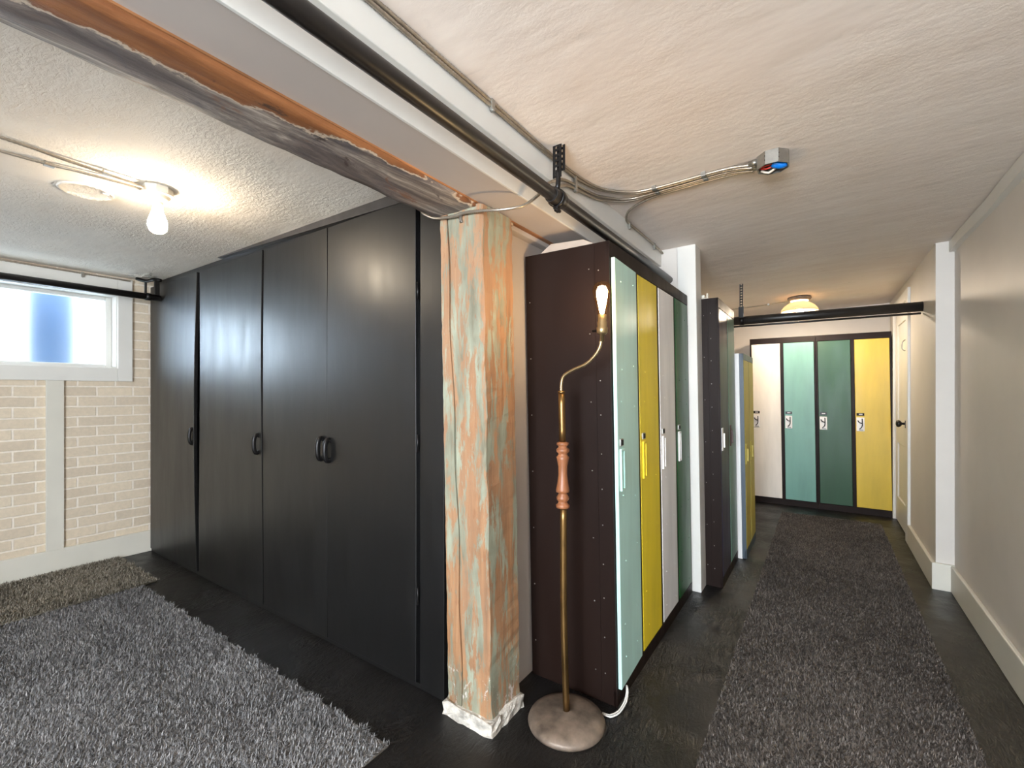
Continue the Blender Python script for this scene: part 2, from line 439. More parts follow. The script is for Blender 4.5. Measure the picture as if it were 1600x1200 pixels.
b.box(fx0, fx1, wy1-.042, wy1-.006, wz0+.008, wz1-.006, .004); b.box(fx0, fx1, wy0+.006, wy0+.042, wz0+.008, wz1-.006, .004)
b.box(fx0, fx1, wy0+.042, wy1-.042, wz0+.008, wz0+.030, .004); b.box(fx0, fx1, wy0+.042, wy1-.042, wz1-.034, wz1-.006, .004)
b.build('window_sash', 'trim', win)
MB().box(WX-.120, WX-.114, wy0+.036, wy1-.036, wz0+.026, wz1-.028).build('window_pane', 'glass', win)
struct('trim_1', MB().box(WX, WX+.018, .752, .839, .15, wz0-.095, .002), 'trim_cream')      # batten under the window
struct('baseboard_left', MB().box(WX, WX+.02, YB, 1.33, 0, .158, .004), 'trim_cream')
struct('floor_outside', MB().box(-5.6, -4.44, YB-.3, 2.4, .9, 1.1), 'stone_outside')
# blue panel standing outside in the window well
tag(MB().box(-4.74, -4.70, .72, 1.02, 1.1, 2.4, .004).build('panel', 'blue_outside'),
    'blue panel seen blurred through the frosted window', 'panel')

struct('wall_back_left', MB().box(-4.44, -1.12, 1.93, 2.03, 0, 2.16), 'wall')
b = MB(); lx = -.085
b.box(-1.115, -1.04, 1.48, 2.9, 0, 1.885)
struct('wall_partition', b, 'soffit', 0)
struct('wall_partition_far', MB().box(-1.13, -1.07, 2.9, YE+.1, 0, 2.2), 'wall')
struct('wall_end', MB().box(-1.2, .8, YE, YE+.12, 0, 2.2), 'wall_grey')
b = MB(); b.box(-1.04, -.705, 2.9, 3.0, 0, 2.13); struct('wall_stub', b, 'wall_grey', 0)
# right wall with its jog; the door sits in the far part
struct('wall_right', MB().box(.66, .80, YB-.1, 3.78, 0, 2.2), 'wall_grey')
DY0, DY1, DZ = 4.86, 5.64, 1.95
b = MB(); b.box(.575, .80, 3.78, DY0, 0, 2.2); b.box(.575, .80, DY1, YE, 0, 2.2); b.box(.575, .80, DY0, DY1, DZ, 2.2)
b.box(.66, .80, DY0, DY1, 0, DZ)
struct('wall_right_far', b, 'wall')
struct('baseboard_right', MB().box(.640, .66, YB, 3.78, 0, .158, .006), 'trim_cream')
b = MB(); b.box(.555, .66, 3.762, 3.782, 0, .162, .003); b.box(.555, .576, 3.77, 4.74, 0, .158, .006)
struct('baseboard_right_far', b, 'trim_cream')
b = MB(); n = 26                                          # wavy crown strip
b2 = bmesh.new(); prev = None
for k in range(n+1):
    y = YB+(3.765-YB)*k/n; w = .004*math.sin(k*1.7)+.003*math.sin(k*.6); zt = cz(.64)-.006+.002*math.sin(k*2.1)
    ring = [b2.verts.new(p) for p in ((.632+w*.5, y, zt), (.632+w, y, zt-.062), (.663, y, zt-.062), (.663, y, zt))]
    if prev:
        for i in range(4): b2.faces.new((prev[i], prev[(i+1) % 4], ring[(i+1) % 4], ring[i]))
    else: b2.faces.new(ring)
    prev = ring
b2.faces.new(list(reversed(prev))); b._merge(b2); struct('trim_2', b, 'trim')
# unseen wall behind the camera, with an opening added for the fill light
b = MB(); bx0, bx1, bz0, bz1 = -.65, .55, .8, 1.9
b.box(-4.44, bx0, YB-.1, YB, 0, 2.2); b.box(bx1, .8, YB-.1, YB, 0, 2.2)
b.box(bx0, bx1, YB-.1, YB, 0, bz0); b.box(bx0, bx1, YB-.1, YB, bz1, 2.2)
struct('wall_back', b, 'wall')

# header beam, soffit, fascia
def wavy_box(x0, x1, y0, y1, z0, z1, ny, amp, seed):
    rnd = random.Random(seed); b2 = bmesh.new(); rings = []
    nx = 8
    for k in range(ny+1):
        y = y0+(y1-y0)*k/ny
        j = [rnd.uniform(-1, 1)*amp for _ in range(3)]
        bot = [(x0+j[0]+(x1-x0-j[0]+j[1]*.2)*i/nx, y, z0+(rnd.uniform(-.35, .35)*amp if 0 < i < nx else abs(j[2])*.4)) for i in range(nx+1)]
        ring = [b2.verts.new(p) for p in bot]+[b2.verts.new((x1, y, z1)), b2.verts.new((x0, y, z1))]
        rings.append(ring)
    for a, c in zip(rings, rings[1:]):
        for i in range(len(a)):
            f = b2.faces.new((a[i], a[(i+1) % len(a)], c[(i+1) % len(a)], c[i])); f.smooth = i < nx-0
    b2.faces.new(rings[0]); b2.faces.new(list(reversed(rings[-1])))
    return b2
b = MB(); b._merge(wavy_box(-1.212, -1.016, YB, 1.50, 1.868, 2.15, 90, .005, 3))
tag(b.build('header_beam', 'beam'), 'old overhead timber beam with flaking grey plaster and orange wood, above the post', 'beam')
struct('trim_3', MB().box(-1.016, -.858, YB, 2.9, 1.885, 2.15, .003), 'soffit')              # boxed soffit
b = MB(); b.box(-1.03, -1.012, YB, 1.9, 1.880, 1.888); struct('trim_4', b, 'torn_wood')           # torn edge strip between beam and soffit
struct('trim_9', MB().box(-1.13, -1.016, 1.50, 2.9, 1.885, 2.15), 'soffit')
struct('trim_10', MB().box(-1.075, -1.030, 1.474, 2.9, 1.862, 1.886, .004), 'soffit')
struct('trim_5', MB().box(-.86, -.852, YB, 2.9, 1.880, 1.995, .001), 'trim')                 # white edge of the soffit
struct('trim_6', MB().box(-.858, -.832, YB, 2.9, 1.992, 2.15, .003), 'trim')                 # fascia board
b = MB(); b.box(-.712, -.600, 2.9, 3.04, 0, 2.15, .004)
tag(b.build('painted_post', 'trim', None, 0), 'white painted square post between the two tall locker banks', 'post')

# ------------------------------------------------------------------ distressed post with a long drying crack
def crack_post():
    x0, x1, y0, y1 = -1.167, -.965, 1.283, 1.472
    rnd = random.Random(5); nz = 70; zt = 1.876; zb = .048
    b2 = bmesh.new(); rings = []
    for k in range(nz+1):
        t = k/nz; z = zb+(zt-zb)*t
        cx = x0+.062+.010*math.sin(t*4+1)+.004*math.sin(t*23)-.018*(t > .5)*(t-.5)
        cw = .0022+.0022*abs(math.sin(t*9))*(1 if t > .25 else .8)
        dpt = .035
        j = lambda a=.0022: rnd.uniform(-a, a)
        ch = .008+.004*math.sin(t*31+2)
        poly = [(x0+j(), y0+.006), (x0+.006, y0+j(.0012)), (cx-cw, y0), (cx+j(.0006), y0+dpt), (cx+cw, y0),
                (cx+.05, y0+j(.0012)), (x1-ch, y0+j(.0012)), (x1+j(.0018), y0+ch), (x1+j(.0012), (y0+y1)/2), (x1+j(), y1), (x0+j(), y1)]
        rings.append([b2.verts.new((x, y, z)) for x, y in poly])
    n = len(rings[0])
    for a, c in zip(rings, rings[1:]):
        for i in range(n): b2.faces.new((a[i], a[(i+1) % n], c[(i+1) % n], c[i]))
    b2.faces.new(rings[0]); b2.faces.new(rings[-1])
    return b2
t = thing('timber_post', 'distressed timber post with orange wood, mint paint remnants and a long crack', 'post', (0, 0, 0))
b = MB(); b._merge(crack_post()); b.build('post_shaft', 'post', t, 0)
b = MB(); b2 = bmesh.new(); rnd = random.Random(9); rings = []
for z in (0, .018, .034, .054):
    ring = []
    for (xa, ya, xb, yb) in ((-1.180, 1.268, -.950, 1.268), (-.950, 1.268, -.950, 1.476), (-.950, 1.476, -1.180, 1.476), (-1.180, 1.476, -1.180, 1.268)):
        for q in range(9):
            ring.append(b2.verts.new((xa+(xb-xa)*q/9+rnd.uniform(-.005, .005), ya+(yb-ya)*q/9+rnd.uniform(-.005, .005), z+(rnd.uniform(-.008, .008) if z else 0))))
    rings.append(ring)
for a, c in zip(rings, rings[1:]):
    for i in range(len(a)): b2.faces.new((a[i], a[(i+1) % len(a)], c[(i+1) % len(a)], c[i]))
b2.faces.new(rings[0]); b2.faces.new(rings[-1]); b._merge(b2)
b.build('plinth', 'plaster_white', t)['label'] = 'crumbling white plaster foot of the post'

# ------------------------------------------------------------------ built-in black cabinet
CY = 1.325
cab = thing('built_in_cabinet', 'floor-to-ceiling black built-in cabinet with tall plain doors', 'cabinet', (-2.7, CY, 0))
def cb_(x0, x1, y0, y1, z0, z1, bev=0, mb=None):
    return (mb or MB()).box(x0+2.7, x1+2.7, y0-CY, y1-CY, z0, z1, bev)
b = MB()
cb_(-4.22, -1.215, CY+.012, 1.92, 0, 2.04, 0, b)
b.build('carcass', 'cab_black', cab)
b = MB()
b2 = bmesh.new()
wv = [b2.verts.new(p) for p in [(-3.1+2.7, -.017, 2.0445), (-1.215+2.7, -.017, 2.0445), (-1.215+2.7, -.017, 1.992), (-3.1+2.7, -.017, 2.040),
                                (-3.1+2.7, .03, 2.0445), (-1.215+2.7, .03, 2.0445), (-1.215+2.7, .03, 1.992), (-3.1+2.7, .03, 2.040)]]
for q in ((0, 1, 2, 3), (4, 7, 6, 5), (0, 4, 5, 1), (1, 5, 6, 2), (2, 6, 7, 3), (3, 7, 4, 0)): b2.faces.new([wv[i] for i in q])
b._merge(b2); b.build('top_rail', 'rail_grey', cab)
MB().box(-4.22+2.7, -1.215+2.7, -.004, .012, 0, .022, .002).build('kick_rail', 'cab_black', cab)
doors = [(-4.214, -3.412, 0, 'R'), (-3.372, -2.577, 0, 'R'), (-2.565, -1.972, 0, 'R'), (-1.969, -1.368, 0, 'L')]
for i, (x0, x1, off, hs) in enumerate(doors):
    b = MB(); b2 = bmesh.new(); bmesh.ops.create_cube(b2, size=1)
    bmesh.ops.subdivide_edges(b2, edges=b2.edges, cuts=7, use_grid_fill=True)
    for v in b2.verts:
        u, w_, z = v.co.x+.5, v.co.y+.5, v.co.z+.5
        bow = .010*math.sin(z*math.pi)*(u if hs == 'R' else 1-u)*(1.3 if i == 0 else .35) + .004*math.sin(u*3+i*2)*math.sin(z*5+i)
        v.co = Vector((x0+2.7+u*(x1-x0)+(-.012*math.sin(z*math.pi)*u if i == 0 else 0), -.012+w_*.022-bow, .024+z*(2.000-.024)))
        if i == 0: v.co.x += 0
    for f in b2.faces: f.smooth = False
    b._merge(b2); d = b.build('door', 'cab_black', cab)
    md = d.modifiers.new('edge', 'BEVEL'); md.width = .002; md.segments = 2; md.limit_method = 'ANGLE'
    hx = (x1-.036 if hs == 'R' else x0+.020)+2.7; hz = (.916, .918, .934, .930)[i]
    b = MB(); y = -.020                                    # flat bow pull
    b.tube([(hx, y+.004, hz-.050), (hx, y-.010, hz-.048), (hx, y-.018, hz-.030), (hx, y-.020, hz), (hx, y-.018, hz+.030), (hx, y-.010, hz+.048), (hx, y+.004, hz+.050)], .012, 10)
    b.box(hx-.011, hx+.011, y-.002, y+.006, hz-.056, hz-.036, .002); b.box(hx-.011, hx+.011, y-.002, y+.006, hz+.036, hz+.056, .002)
    b.build('door_handle', 'black_metal', d)
cb_(-1.345, -1.215, CY-.010, CY+.012, .012, 2.004, .001).build('filler_panel', 'cab_black', cab)
for hz in (.38, 1.00, 1.62):
    b = MB(); b.lathe([(.0045, hz-.035), (.0045, hz+.035)], 10, (-1.357+2.7, -.012, 0)); b.build('hinge', 'black_metal', cab)

# ------------------------------------------------------------------ lockers
def locker_bank(name, label, loc, rot, cols, pitch=.305, height=1.79, depth=.38, base=.065, top=1.727, style='cup', body='locker_black', side=True, group=None, plates=None, ajar=False, lz=0):
    t = thing(name, label, 'lockers', loc, rot, 'banks of painted metal lockers')
    n = len(cols); Wd = pitch*n; ln = rot
    b = MB()
    b.box(0, Wd, .012, depth, 0, height, .002)
    for i in range(n+1):                                     # frame uprights
        w = .013
        x0 = max(0, i*pitch-w); x1 = min(Wd, i*pitch+w)
        b.box(x0, x1, 0, .014, 0, height, .001)
    b.box(0, Wd, -.001, .013, top+.004, height, .001); b.box(0, Wd, -.001, .013, 0, base-.004, .001)
    b.mi = 1
    if side:                                                 # folded seam and rivets on the visible end
        for x, ys in ((.045, 12), (.085, 7)):
            for k in range(ys):
                z = .12+(height-.22)*k/(ys-1)+random.uniform(-.01, .01)
                b.lathe([(.0030, .001), (.0024, -.0014), (.001, -.0018)], 8, (0, x, z), 'X')
        for k in range(7): b.lathe([(.0030, .001), (.0024, -.0014), (.001, -.0018)], 8, (0, depth-.02, .15+.24*k), 'X')
    b.mi = 2
    for i in range(n):                                       # perforation rows beside the door tops
        for k in range(9): b.lathe([(.0035, .001), (.0035, -.0012)], 8, ((i+1)*pitch-.0045, 0, 1.50*top/1.727+k*.013), 'Y')
    b.build('body', (body, 'steel', 'dark'), t, ln)
    if side:
        b = MB(); b.box(-.0025, .001, .060, .063, .01, height-.01); b.build('side_seam', body, t, ln)
    for i, c in enumerate(cols):
        x0, x1 = i*pitch+.016, (i+1)*pitch-.016
        b = MB(); b.box(x0, x1, -.016, -.001, base, top, .0025)
        if style == 'cup':
            for z in (.14, .32, .56, .80, 1.16, 1.30, 1.66):
                for xx in (x0+.06, x1-.05):
                    b.lathe([(.0032, 0), (.0026, -.0016), (.001, -.0022)], 8, (xx+random.uniform(-.02, .02), -.016, z+random.uniform(-.03, .03)), 'Y')
        d = b.build('door', c, t, ln)
        d.location.y = .014
        if ajar and i == 0:
            ph = .040; pv = Vector((x1, 0, 0)); d.rotation_euler.z = ph
            d.location = pv-Matrix.Rotation(ph, 3, 'Z')@pv+Vector((-.004, .010, 0))
        hx = x0+.040
        if style == 'cup':
            b = MB()                                         # raised rim round the finger recess
            for a in ((hx-.020, hx-.014, .83, .982), (hx+.014, hx+.020, .83, .982), (hx-.020, hx+.020, .824, .832), (hx-.020, hx+.020, .978, .988)):
                b.box(a[0], a[1], -.024, -.015, a[2], a[3], .0015)
            b.box(hx-.010, hx+.002, -.021, -.015, .842, .97, .002)
            b.build('latch_frame', c if c != 'green' else 'white_enamel', d, ln)
            b = MB(); b.box(hx-.017, hx+.017, -.020, -.015, .998, 1.026, .001); b.build('number_plate', 'steel', d, ln)
            b = MB(); b.box(hx-.013, hx+.013, -.0215, -.0195, 1.002, 1.022); b.build('number_window', 'dark', d, ln)
        elif plates:
            b = MB(); b.box(hx-.026, hx+.020, -.021, -.015, .842+lz, .985+lz, .003); b.box(hx+.010, hx+.016, -.030, -.020, .86+lz, .95+lz, .002)
            b.build('latch_plate', plates[i], d, ln)
        else:
            w_ = .031; zz = (.820, .955)
            b = MB(); b.box(hx-w_-.002, hx+w_, -.021, -.015, zz[0], zz[1], .003); p = b.build('latch_plate', 'white_enamel', d, ln)
            b = MB()                                         # hook-shaped lift latch
            b.tube([(hx+.012, -.026, .944), (hx+.013, -.030, .91), (hx+.012, -.030, .875), (hx+.004, -.028, .855 if i != 2 else .88), (hx-.010, -.026, .842 if i != 2 else .885)], .0042, 8)
            b.tube([(hx-.022, -.024, .925), (hx-.010, -.030, .905), (hx+.012, -.028, .898)], .005, 8)
            b.box(hx-.014, hx+.020, -.024, -.020, .829, .834)
            b.build('latch_handle', 'black_metal', d, ln)
            b = MB(); b.box(hx-w_, hx+w_-.001, -.019, -.015, .972, .999, .001)
            b.mi = 1
            for k in range(3): b.box(hx-.012+k*.010, hx-.005+k*.010, -.0205, -.0185, .981, .991)
            b.build('number_plate', ('dark' if c not in ('teal_dark', 'green_back') else 'black_metal', 'white_enamel'), d, ln)
        for z in (.25, .93, 1.55*top/1.727):                 # hinge knuckles on the right edge
            b = MB(); b.lathe([(.005, z-.04), (.005, z+.04)], 8, (x1+.006, -.010, 0)); b.build('hinge', 'black_metal', d, ln)
    return t

locker_bank('locker_bank', 'tall bank of four lockers, teal, yellow, white and green doors, behind the floor lamp',
            (-.650, 1.668, 0), math.pi/2, ['teal', 'yellow', 'white_enamel', 'green'], ajar=True)
locker_bank('locker_bank', 'narrow dark bank of two lockers, purple-black and grey-teal doors, just past the white post',
            (-.505, 3.045, 0), math.pi/2, ['purple', 'teal_grey'], style='plate', depth=.36, pitch=.301, plates=['white_enamel', 'maroon'])
locker_bank('locker_bank', 'lower slate-blue bank of two narrow lockers with pale yellow doors',
            (-.452, 3.676, 0), math.pi/2, ['yellow_pale', 'yellow_pale'], pitch=.27, height=1.487, top=1.44, style='plate', body='blue_grey', depth=.36, plates=['yellow_pale', 'yellow_pale'], lz=-.16)
locker_bank('locker_bank', 'pair of lockers with cream and teal doors at the corridor end',
            (-.640, 5.67, 0), 0, ['cream_enamel', 'teal_dark'], style='plate', side=False, pitch=.3025, depth=.37)
locker_bank('locker_bank', 'pair of lockers with dark green and golden yellow doors at the corridor end',
            (-.0335, 5.67, 0), 0, ['green_back', 'yellow_back'], style='plate', side=False, pitch=.3025, depth=.37)
# details on top of / between the banks
b = MB(); b.box(-.86, -.478, 3.662, 3.672, 0, 1.487, .002)
tag(b.build('board', 'white_enamel', None, 0), 'narrow white upright board between purple-teal lockers and low yellow lockers', 'board')
b = MB(); b2 = bmesh.new()                                  # sheet of board lying on the tall bank
lx, ly = lean_vec(0); ox, oy = lx*1.79, ly*1.79
P0 = [(-.985, 1.700, 1.793), (-.93, 1.712, 1.836), (-.78, 1.712, 1.828), (-.715, 1.700, 1.793)]
F0 = [b2.verts.new((x+ox, y+oy, z)) for x, y, z in P0]; F1 = [b2.verts.new((x+ox, y+oy+.16, 1.793)) for x, y, z in P0]
G0 = [b2.verts.new((x+ox, y+oy+.004, z+.003)) for x, y, z in P0]
b2.faces.new(F0); b2.faces.new((F0[0], F0[1], G0[1], G0[0])); b2.faces.new((F0[1], F0[2], G0[2], G0[1])); b2.faces.new((F0[2], F0[3], G0[3], G0[2]))
b2.faces.new((G0[1], G0[2], F1[2], F1[1])); b2.faces.new((G0[0], G0[1], F1[1])); b2.faces.new((G0[2], G0[3], F1[2])); b2.faces.new((G0[0], F1[1], F1[2], G0[3]))
b._merge(b2); tag(b.build('folded_card', 'card'), 'pale folded card lying on top of the tall four-door lockers', 'card')
b = MB(); ox += .052; b.box(-.70+ox, -.62+ox, 3.075+oy, 3.10+oy, 1.792, 1.80, .002); b.box(-.66+ox, -.64+ox, 3.075+oy, 3.115+oy, 1.80, 1.82, .003); b.box(-.63+ox, -.62+ox, 3.075+oy, 3.10+oy, 1.80, 1.828, .002)
tag(b.build('bracket', 'porcelain'), 'small white bracket on top of the dark two-door lockers by the white post', 'bracket')

# ------------------------------------------------------------------ door in the right wall
b = MB(); cx0 = .556
b.box(cx0, .576, DY0-.115, DY0, 0, DZ+.09, .004); b.box(cx0, .576, DY1, DY1+.03, 0, DZ+.09, .004); b.box(cx0, .576, DY0, DY1, DZ, DZ+.09, .004)
struct('trim_7', b, 'trim')
b = MB(); x = .590
b.box(x, x+.04, DY0+.006, DY1-.004, .012, DZ-.004)
for (ya, yb, za, zb) in ((DY0+.006, DY0+.11, .012, DZ-.004), (DY1-.11, DY1-.004, .012, DZ-.004), (DY0+.11, DY1-.11, .012, .24), (DY0+.11, DY1-.11, .74, .92), (DY0+.11, DY1-.11, DZ-.13, DZ-.004)):
    b.box(x-.012, x+.001, ya, yb, za, zb, .003)
door = struct('door_1', b, 'trim')
b = MB(); b.lathe([(.026, 0), (.026, -.006), (.012, -.010), (.009, -.034), (.024, -.044), (.030, -.056), (.026, -.068), (.010, -.074)], 20, (x-.012, DY0+.066, .945), 'X'); b.build('door_knob', 'black_metal', door)
b = MB(); b.box(cx0-.003, cx0+.001, DY0-.028, DY0-.003, .915, .975, .001); b.build('strike_plate', 'black_metal', door)
b = MB(); b.tube([(cx0-.003, DY0-.03, 1.63), (cx0-.020, DY0-.03, 1.61), (cx0-.022, DY0-.03, 1.555), (cx0-.003, DY0-.03, 1.54)], .004, 8); b.build('door_hook', 'steel', door)

# ------------------------------------------------------------------ pipes with hangers
def ring_clamp(b, c, r, axis, w=.022, th=.004):
    prof = [(r+.001, -w/2), (r+th, -w/2), (r+th, w/2), (r+.001, w/2), (r+.001, -w/2)]
    b.lathe(prof, 24, c, axis, cap=False)
def strap(b, x, y, z0, z1, w=.022, along='X', th=.0018, step=.019):
    def bx(u0, u1, za, zb):
        if along == 'X': b.box(x+u0, x+u1, y-th, y+th, za, zb)
        else: b.box(x-th, x+th, y+u0, y+u1, za, zb)
    bx(-w/2, -w*.24, z0, z1); bx(w*.24, w/2, z0, z1)
    z = z0
    while z < z1: bx(-w*.24, w*.24, z, min(z+step*.42, z1)); z += step
PX, PZ = -.785, 1.902
t = thing('pipe', 'long black pipe running along the soffit above the tall lockers', 'pipe', (PX, YB, PZ), 0, 'black painted pipes')
MB().lathe([(.0225, .0), (.0225, 2.895-YB)], 24, (0, 0, 0), 'Y').build('pipe_run', 'black_pipe', t)
b = MB(); y = 1.44-YB
b.lathe([(.026, y-.045), (.0275, y-.04), (.0275, y+.035), (.026, y+.04)], 24, (0, 0, 0), 'Y')
b.build('coupling', 'black_pipe', t)
t = thing('pipe_hanger', 'black perforated strap hanger holding the soffit pipe near the timber post', 'hanger', (PX, 1.44, PZ), 0, 'black pipe hangers')
b = MB(); strap(b, 0, 0, .075, cz(PX)-PZ, .034); strap(b, .010, .010, .10, cz(PX)-PZ, .032); b.build('strap', 'black_metal', t)
b = MB(); b.tube([(0, 0, .10), (.003, .004, .07), (0, 0, .030)], .009, 8); b.build('twisted_strap', 'black_metal', t)
b = MB(); ring_clamp(b, (0, 0, 0), .029, 'Y', .024); b.box(-.007, .007, -.012, .012, -.048, -.028, .002); b.lathe([(.006, -.02), (.006, .02)], 10, (0, 0, -.040), 'Y'); b.build('clamp', 'black_metal', t)

CPY, CPZ = 4.206, 1.80
t = thing('pipe', 'thick black pipe crossing the corridor below the ceiling', 'pipe', (0, CPY, CPZ), 0, 'black painted pipes')
MB().lathe([(.034, -1.065), (.034, .574)], 28, (0, 0, 0), 'X').build('pipe_run', 'black_pipe', t)
MB().lathe([(.0075, -1.065), (.0075, .566)], 12, (0, .012, -.045), 'X').build('rod', 'black_pipe', t)
t = thing('pipe_hanger', 'black perforated strap hanger on the pipe crossing the corridor', 'hanger', (-.553, CPY, CPZ), 0, 'black pipe hangers')
b = MB(); strap(b, 0, -.036, .10, cz(-.55)-CPZ, .026, step=.022); b.build('strap', 'black_metal', t)
b = MB(); b.box(-.020, .018, -.040, -.035, .02, .11, .001); b.build('bracket_plate', 'black_metal', t)
b = MB(); ring_clamp(b, (0, 0, 0), .034, 'X', .036); b.build('clamp', 'black_metal', t)

LPX, LPZ = -4.01, 1.893
t = thing('pipe', 'black pipe running in front of the window along the brick wall', 'pipe', (LPX, YB, LPZ), 0, 'black painted pipes')
MB().lathe([(.0225, .0), (.0225, 1.31-YB)], 24, (0, 0, 0), 'Y').build('pipe_run', 'black_pipe', t)
t = thing('pipe_hanger', 'dark bracket holding the window pipe in the corner by the black cabinet', 'hanger', (LPX, 1.235, LPZ), 0, 'black pipe hangers')
b = MB(); b.box(-.055, -.035, -.006, .006, .0, .120, .002); b.box(.015, .035, .030, .060, .015, .130, .002); b.tube([(-.09, -.04, .135), (-.04, 0, .118), (.03, .03, .125), (.06, .06, .12)], .012, 8); b.build('bracket', 'black_metal', t)
b = MB(); ring_clamp(b, (0, 0, 0), .0225, 'Y', .03); b.tube([(-.06, 0, .03), (-.045, 0, .005), (-.032, 0, -.005)], .006, 8); b.build('clamp', 'black_metal', t)
b = MB(); b2 = bmesh.new(); rnd = random.Random(2)          # broken plaster edge in that corner
cen = b2.verts.new((-4.03, 1.20, 2.030)); ring = []
for k in range(22):
    a = 2*math.pi*k/22; r = rnd.uniform(.75, 1.2); ring.append(b2.verts.new((-4.05+.13*r*math.cos(a), 1.21+.075*r*math.sin(a), 2.044)))
for k in range(22): b2.faces.new((cen, ring[k], ring[(k+1) % 22]))
b2.faces.new(ring); b._merge(b2)
struct('trim_8', b, 'plaster_white')

# ------------------------------------------------------------------ armoured cables
def cable(label, pts, clips=(), r=.0062, ribs=.009, group=None):
    t = thing('armoured_cable', label, 'cable', pts[0], 0, 'steel cables clipped along the ceilings')
    o = Vector(pts[0])
    MB().tube([Vector(p)-o for p in pts], r, 8, ribs).build('sheath', 'cable', t)
    for c in clips:
        p = Vector(c[:3])-o; b = MB()
        if c[3] == 'C': b.box(p.x-.009, p.x+.009, p.y-.014, p.y+.014, p.z-.009, p.z-.0045, .001); b.box(p.x-.009, p.x+.009, p.y-.014, p.y-.010, p.z-.007, p.z+.008, .001)
        else: b.box(p.x-.002, p.x+.008, p.y-.008, p.y+.008, p.z-.028, p.z+.006, .001); b.lathe([(.005, -.002), (.005, .010)], 10, (p.x, p.y, p.z-.026), 'X')
        b.build('clip', 'steel', t)
    return t
x = -.824
cable('upper of two armoured cables in the fascia corner, bending to the junction box',
      [(x, YB, 2.083), (x, 0, 2.083), (x, .8, 2.083), (x, 1.1, 2.083), (x, 1.45, 2.081), (x+.002, 1.65, 2.083), (-.79, 1.83, 2.085), (-.70, 1.945, 2.087), (-.59, 1.975, 2.090), (-.33, 1.975, 2.095), (-.225, 1.975, 2.085)],
      [(x, 1.10, 2.083, 'W'), (-.60, 1.975, 2.090, 'C'), (-.40, 1.975, 2.094, 'C')])
cable('lower of two armoured cables in the fascia corner, bending to the junction box',
      [(x, YB, 2.069), (x, 0, 2.069), (x, .8, 2.069), (x, 1.1, 2.070), (x, 1.45, 2.069), (x+.002, 1.68, 2.073), (-.79, 1.86, 2.085), (-.70, 1.965, 2.087), (-.59, 1.992, 2.090), (-.33, 1.990, 2.095), (-.225, 1.990, 2.080)],
      [(x, 1.66, 2.070, 'W')])
cable('armoured cable sweeping across the timber post top and up past the pipe',
      [(-1.33, 1.300, 1.955), (-1.285, 1.268, 1.908), (-1.236, 1.255, 1.877), (-1.186, 1.250, 1.857), (-1.107, 1.250, 1.847), (-1.06, 1.250, 1.849), (-.974, 1.250, 1.838), (-.900, 1.262, 1.829), (-.842, 1.300, 1.842), (-.822, 1.36, 1.890), (-.822, 1.44, 1.965), (-.824, 1.55, 2.022), (-.824, 1.66, 2.043), (-.822, 1.80, 2.062), (-.81, 1.91, 2.080), (-.73, 2.01, 2.086), (-.60, 2.020, 2.090), (-.33, 2.010, 2.095), (-.225, 2.008, 2.085)],
      [(-1.085, 1.262, 1.853, 'W'), (-.824, 1.66, 2.043, 'W'), (-.60, 2.018, 2.090, 'C'), (-.40, 2.010, 2.094, 'C')])
cable('armoured cable lying between its neighbours from the fascia to the junction box',
      [(-.824, 1.46, 1.952), (-.824, 1.57, 2.008), (-.824, 1.67, 2.028), (-.822, 1.83, 2.052), (-.815, 1.95, 2.078), (-.735, 2.032, 2.086), (-.60, 2.036, 2.090), (-.33, 2.026, 2.095), (-.225, 2.024, 2.082)])
cable('armoured cable leaving the bundle and dropping back along the fascia towards the white post',
      [(-.225, 2.040, 2.085), (-.33, 2.042, 2.095), (-.60, 2.056, 2.090), (-.70, 2.085, 2.086), (-.775, 2.14, 2.083), (-.812, 2.21, 2.078), (-.824, 2.29, 2.078), (-.824, 2.5, 2.080), (-.824, 2.80, 2.078), (-.824, 2.885, 2.072)],
      [(-.824, 2.285, 2.078, 'W'), (-.824, 2.70, 2.080, 'W')], r=.0066)
cable('armoured cable on the left ceiling running to the bare bulb, nearer of two',
      [(-2.13, YB, 2.036), (-2.16, -.8, 2.036), (-2.20, .20, 2.036), (-2.225, .45, 2.034), (-2.228, .60, 2.028), (-2.23, .672, 2.022)],
      [(-2.226, .56, 2.034, 'C')])
cable('armoured cable on the left ceiling running to the bare bulb, farther of two',
      [(-2.42, YB, 2.036), (-2.38, -.8, 2.036), (-2.335, .26, 2.036), (-2.30, .50, 2.034), (-2.272, .62, 2.028), (-2.262, .675, 2.022)],
      [(-2.315, .42, 2.034, 'C')])
cable('thin steel cable along the ceiling edge above the window',
      [(-4.213, YB, 2.032), (-4.213, -.5, 2.032), (-4.213, .55, 2.029), (-4.213, .9, 2.026), (-4.213, 1.19, 2.024)],
      [(-4.213, .93, 2.028, 'W')], r=.007, ribs=.012)
cable('thin cable on the far corridor ceiling leading to the dome light',
      [(-1.06, 5.36, 2.078), (-.82, 5.33, 2.084), (-.5, 5.28, 2.090), (-.27, 5.20, 2.094)], [(-.45, 5.27, 2.092, 'C')], r=.006, ribs=.012)

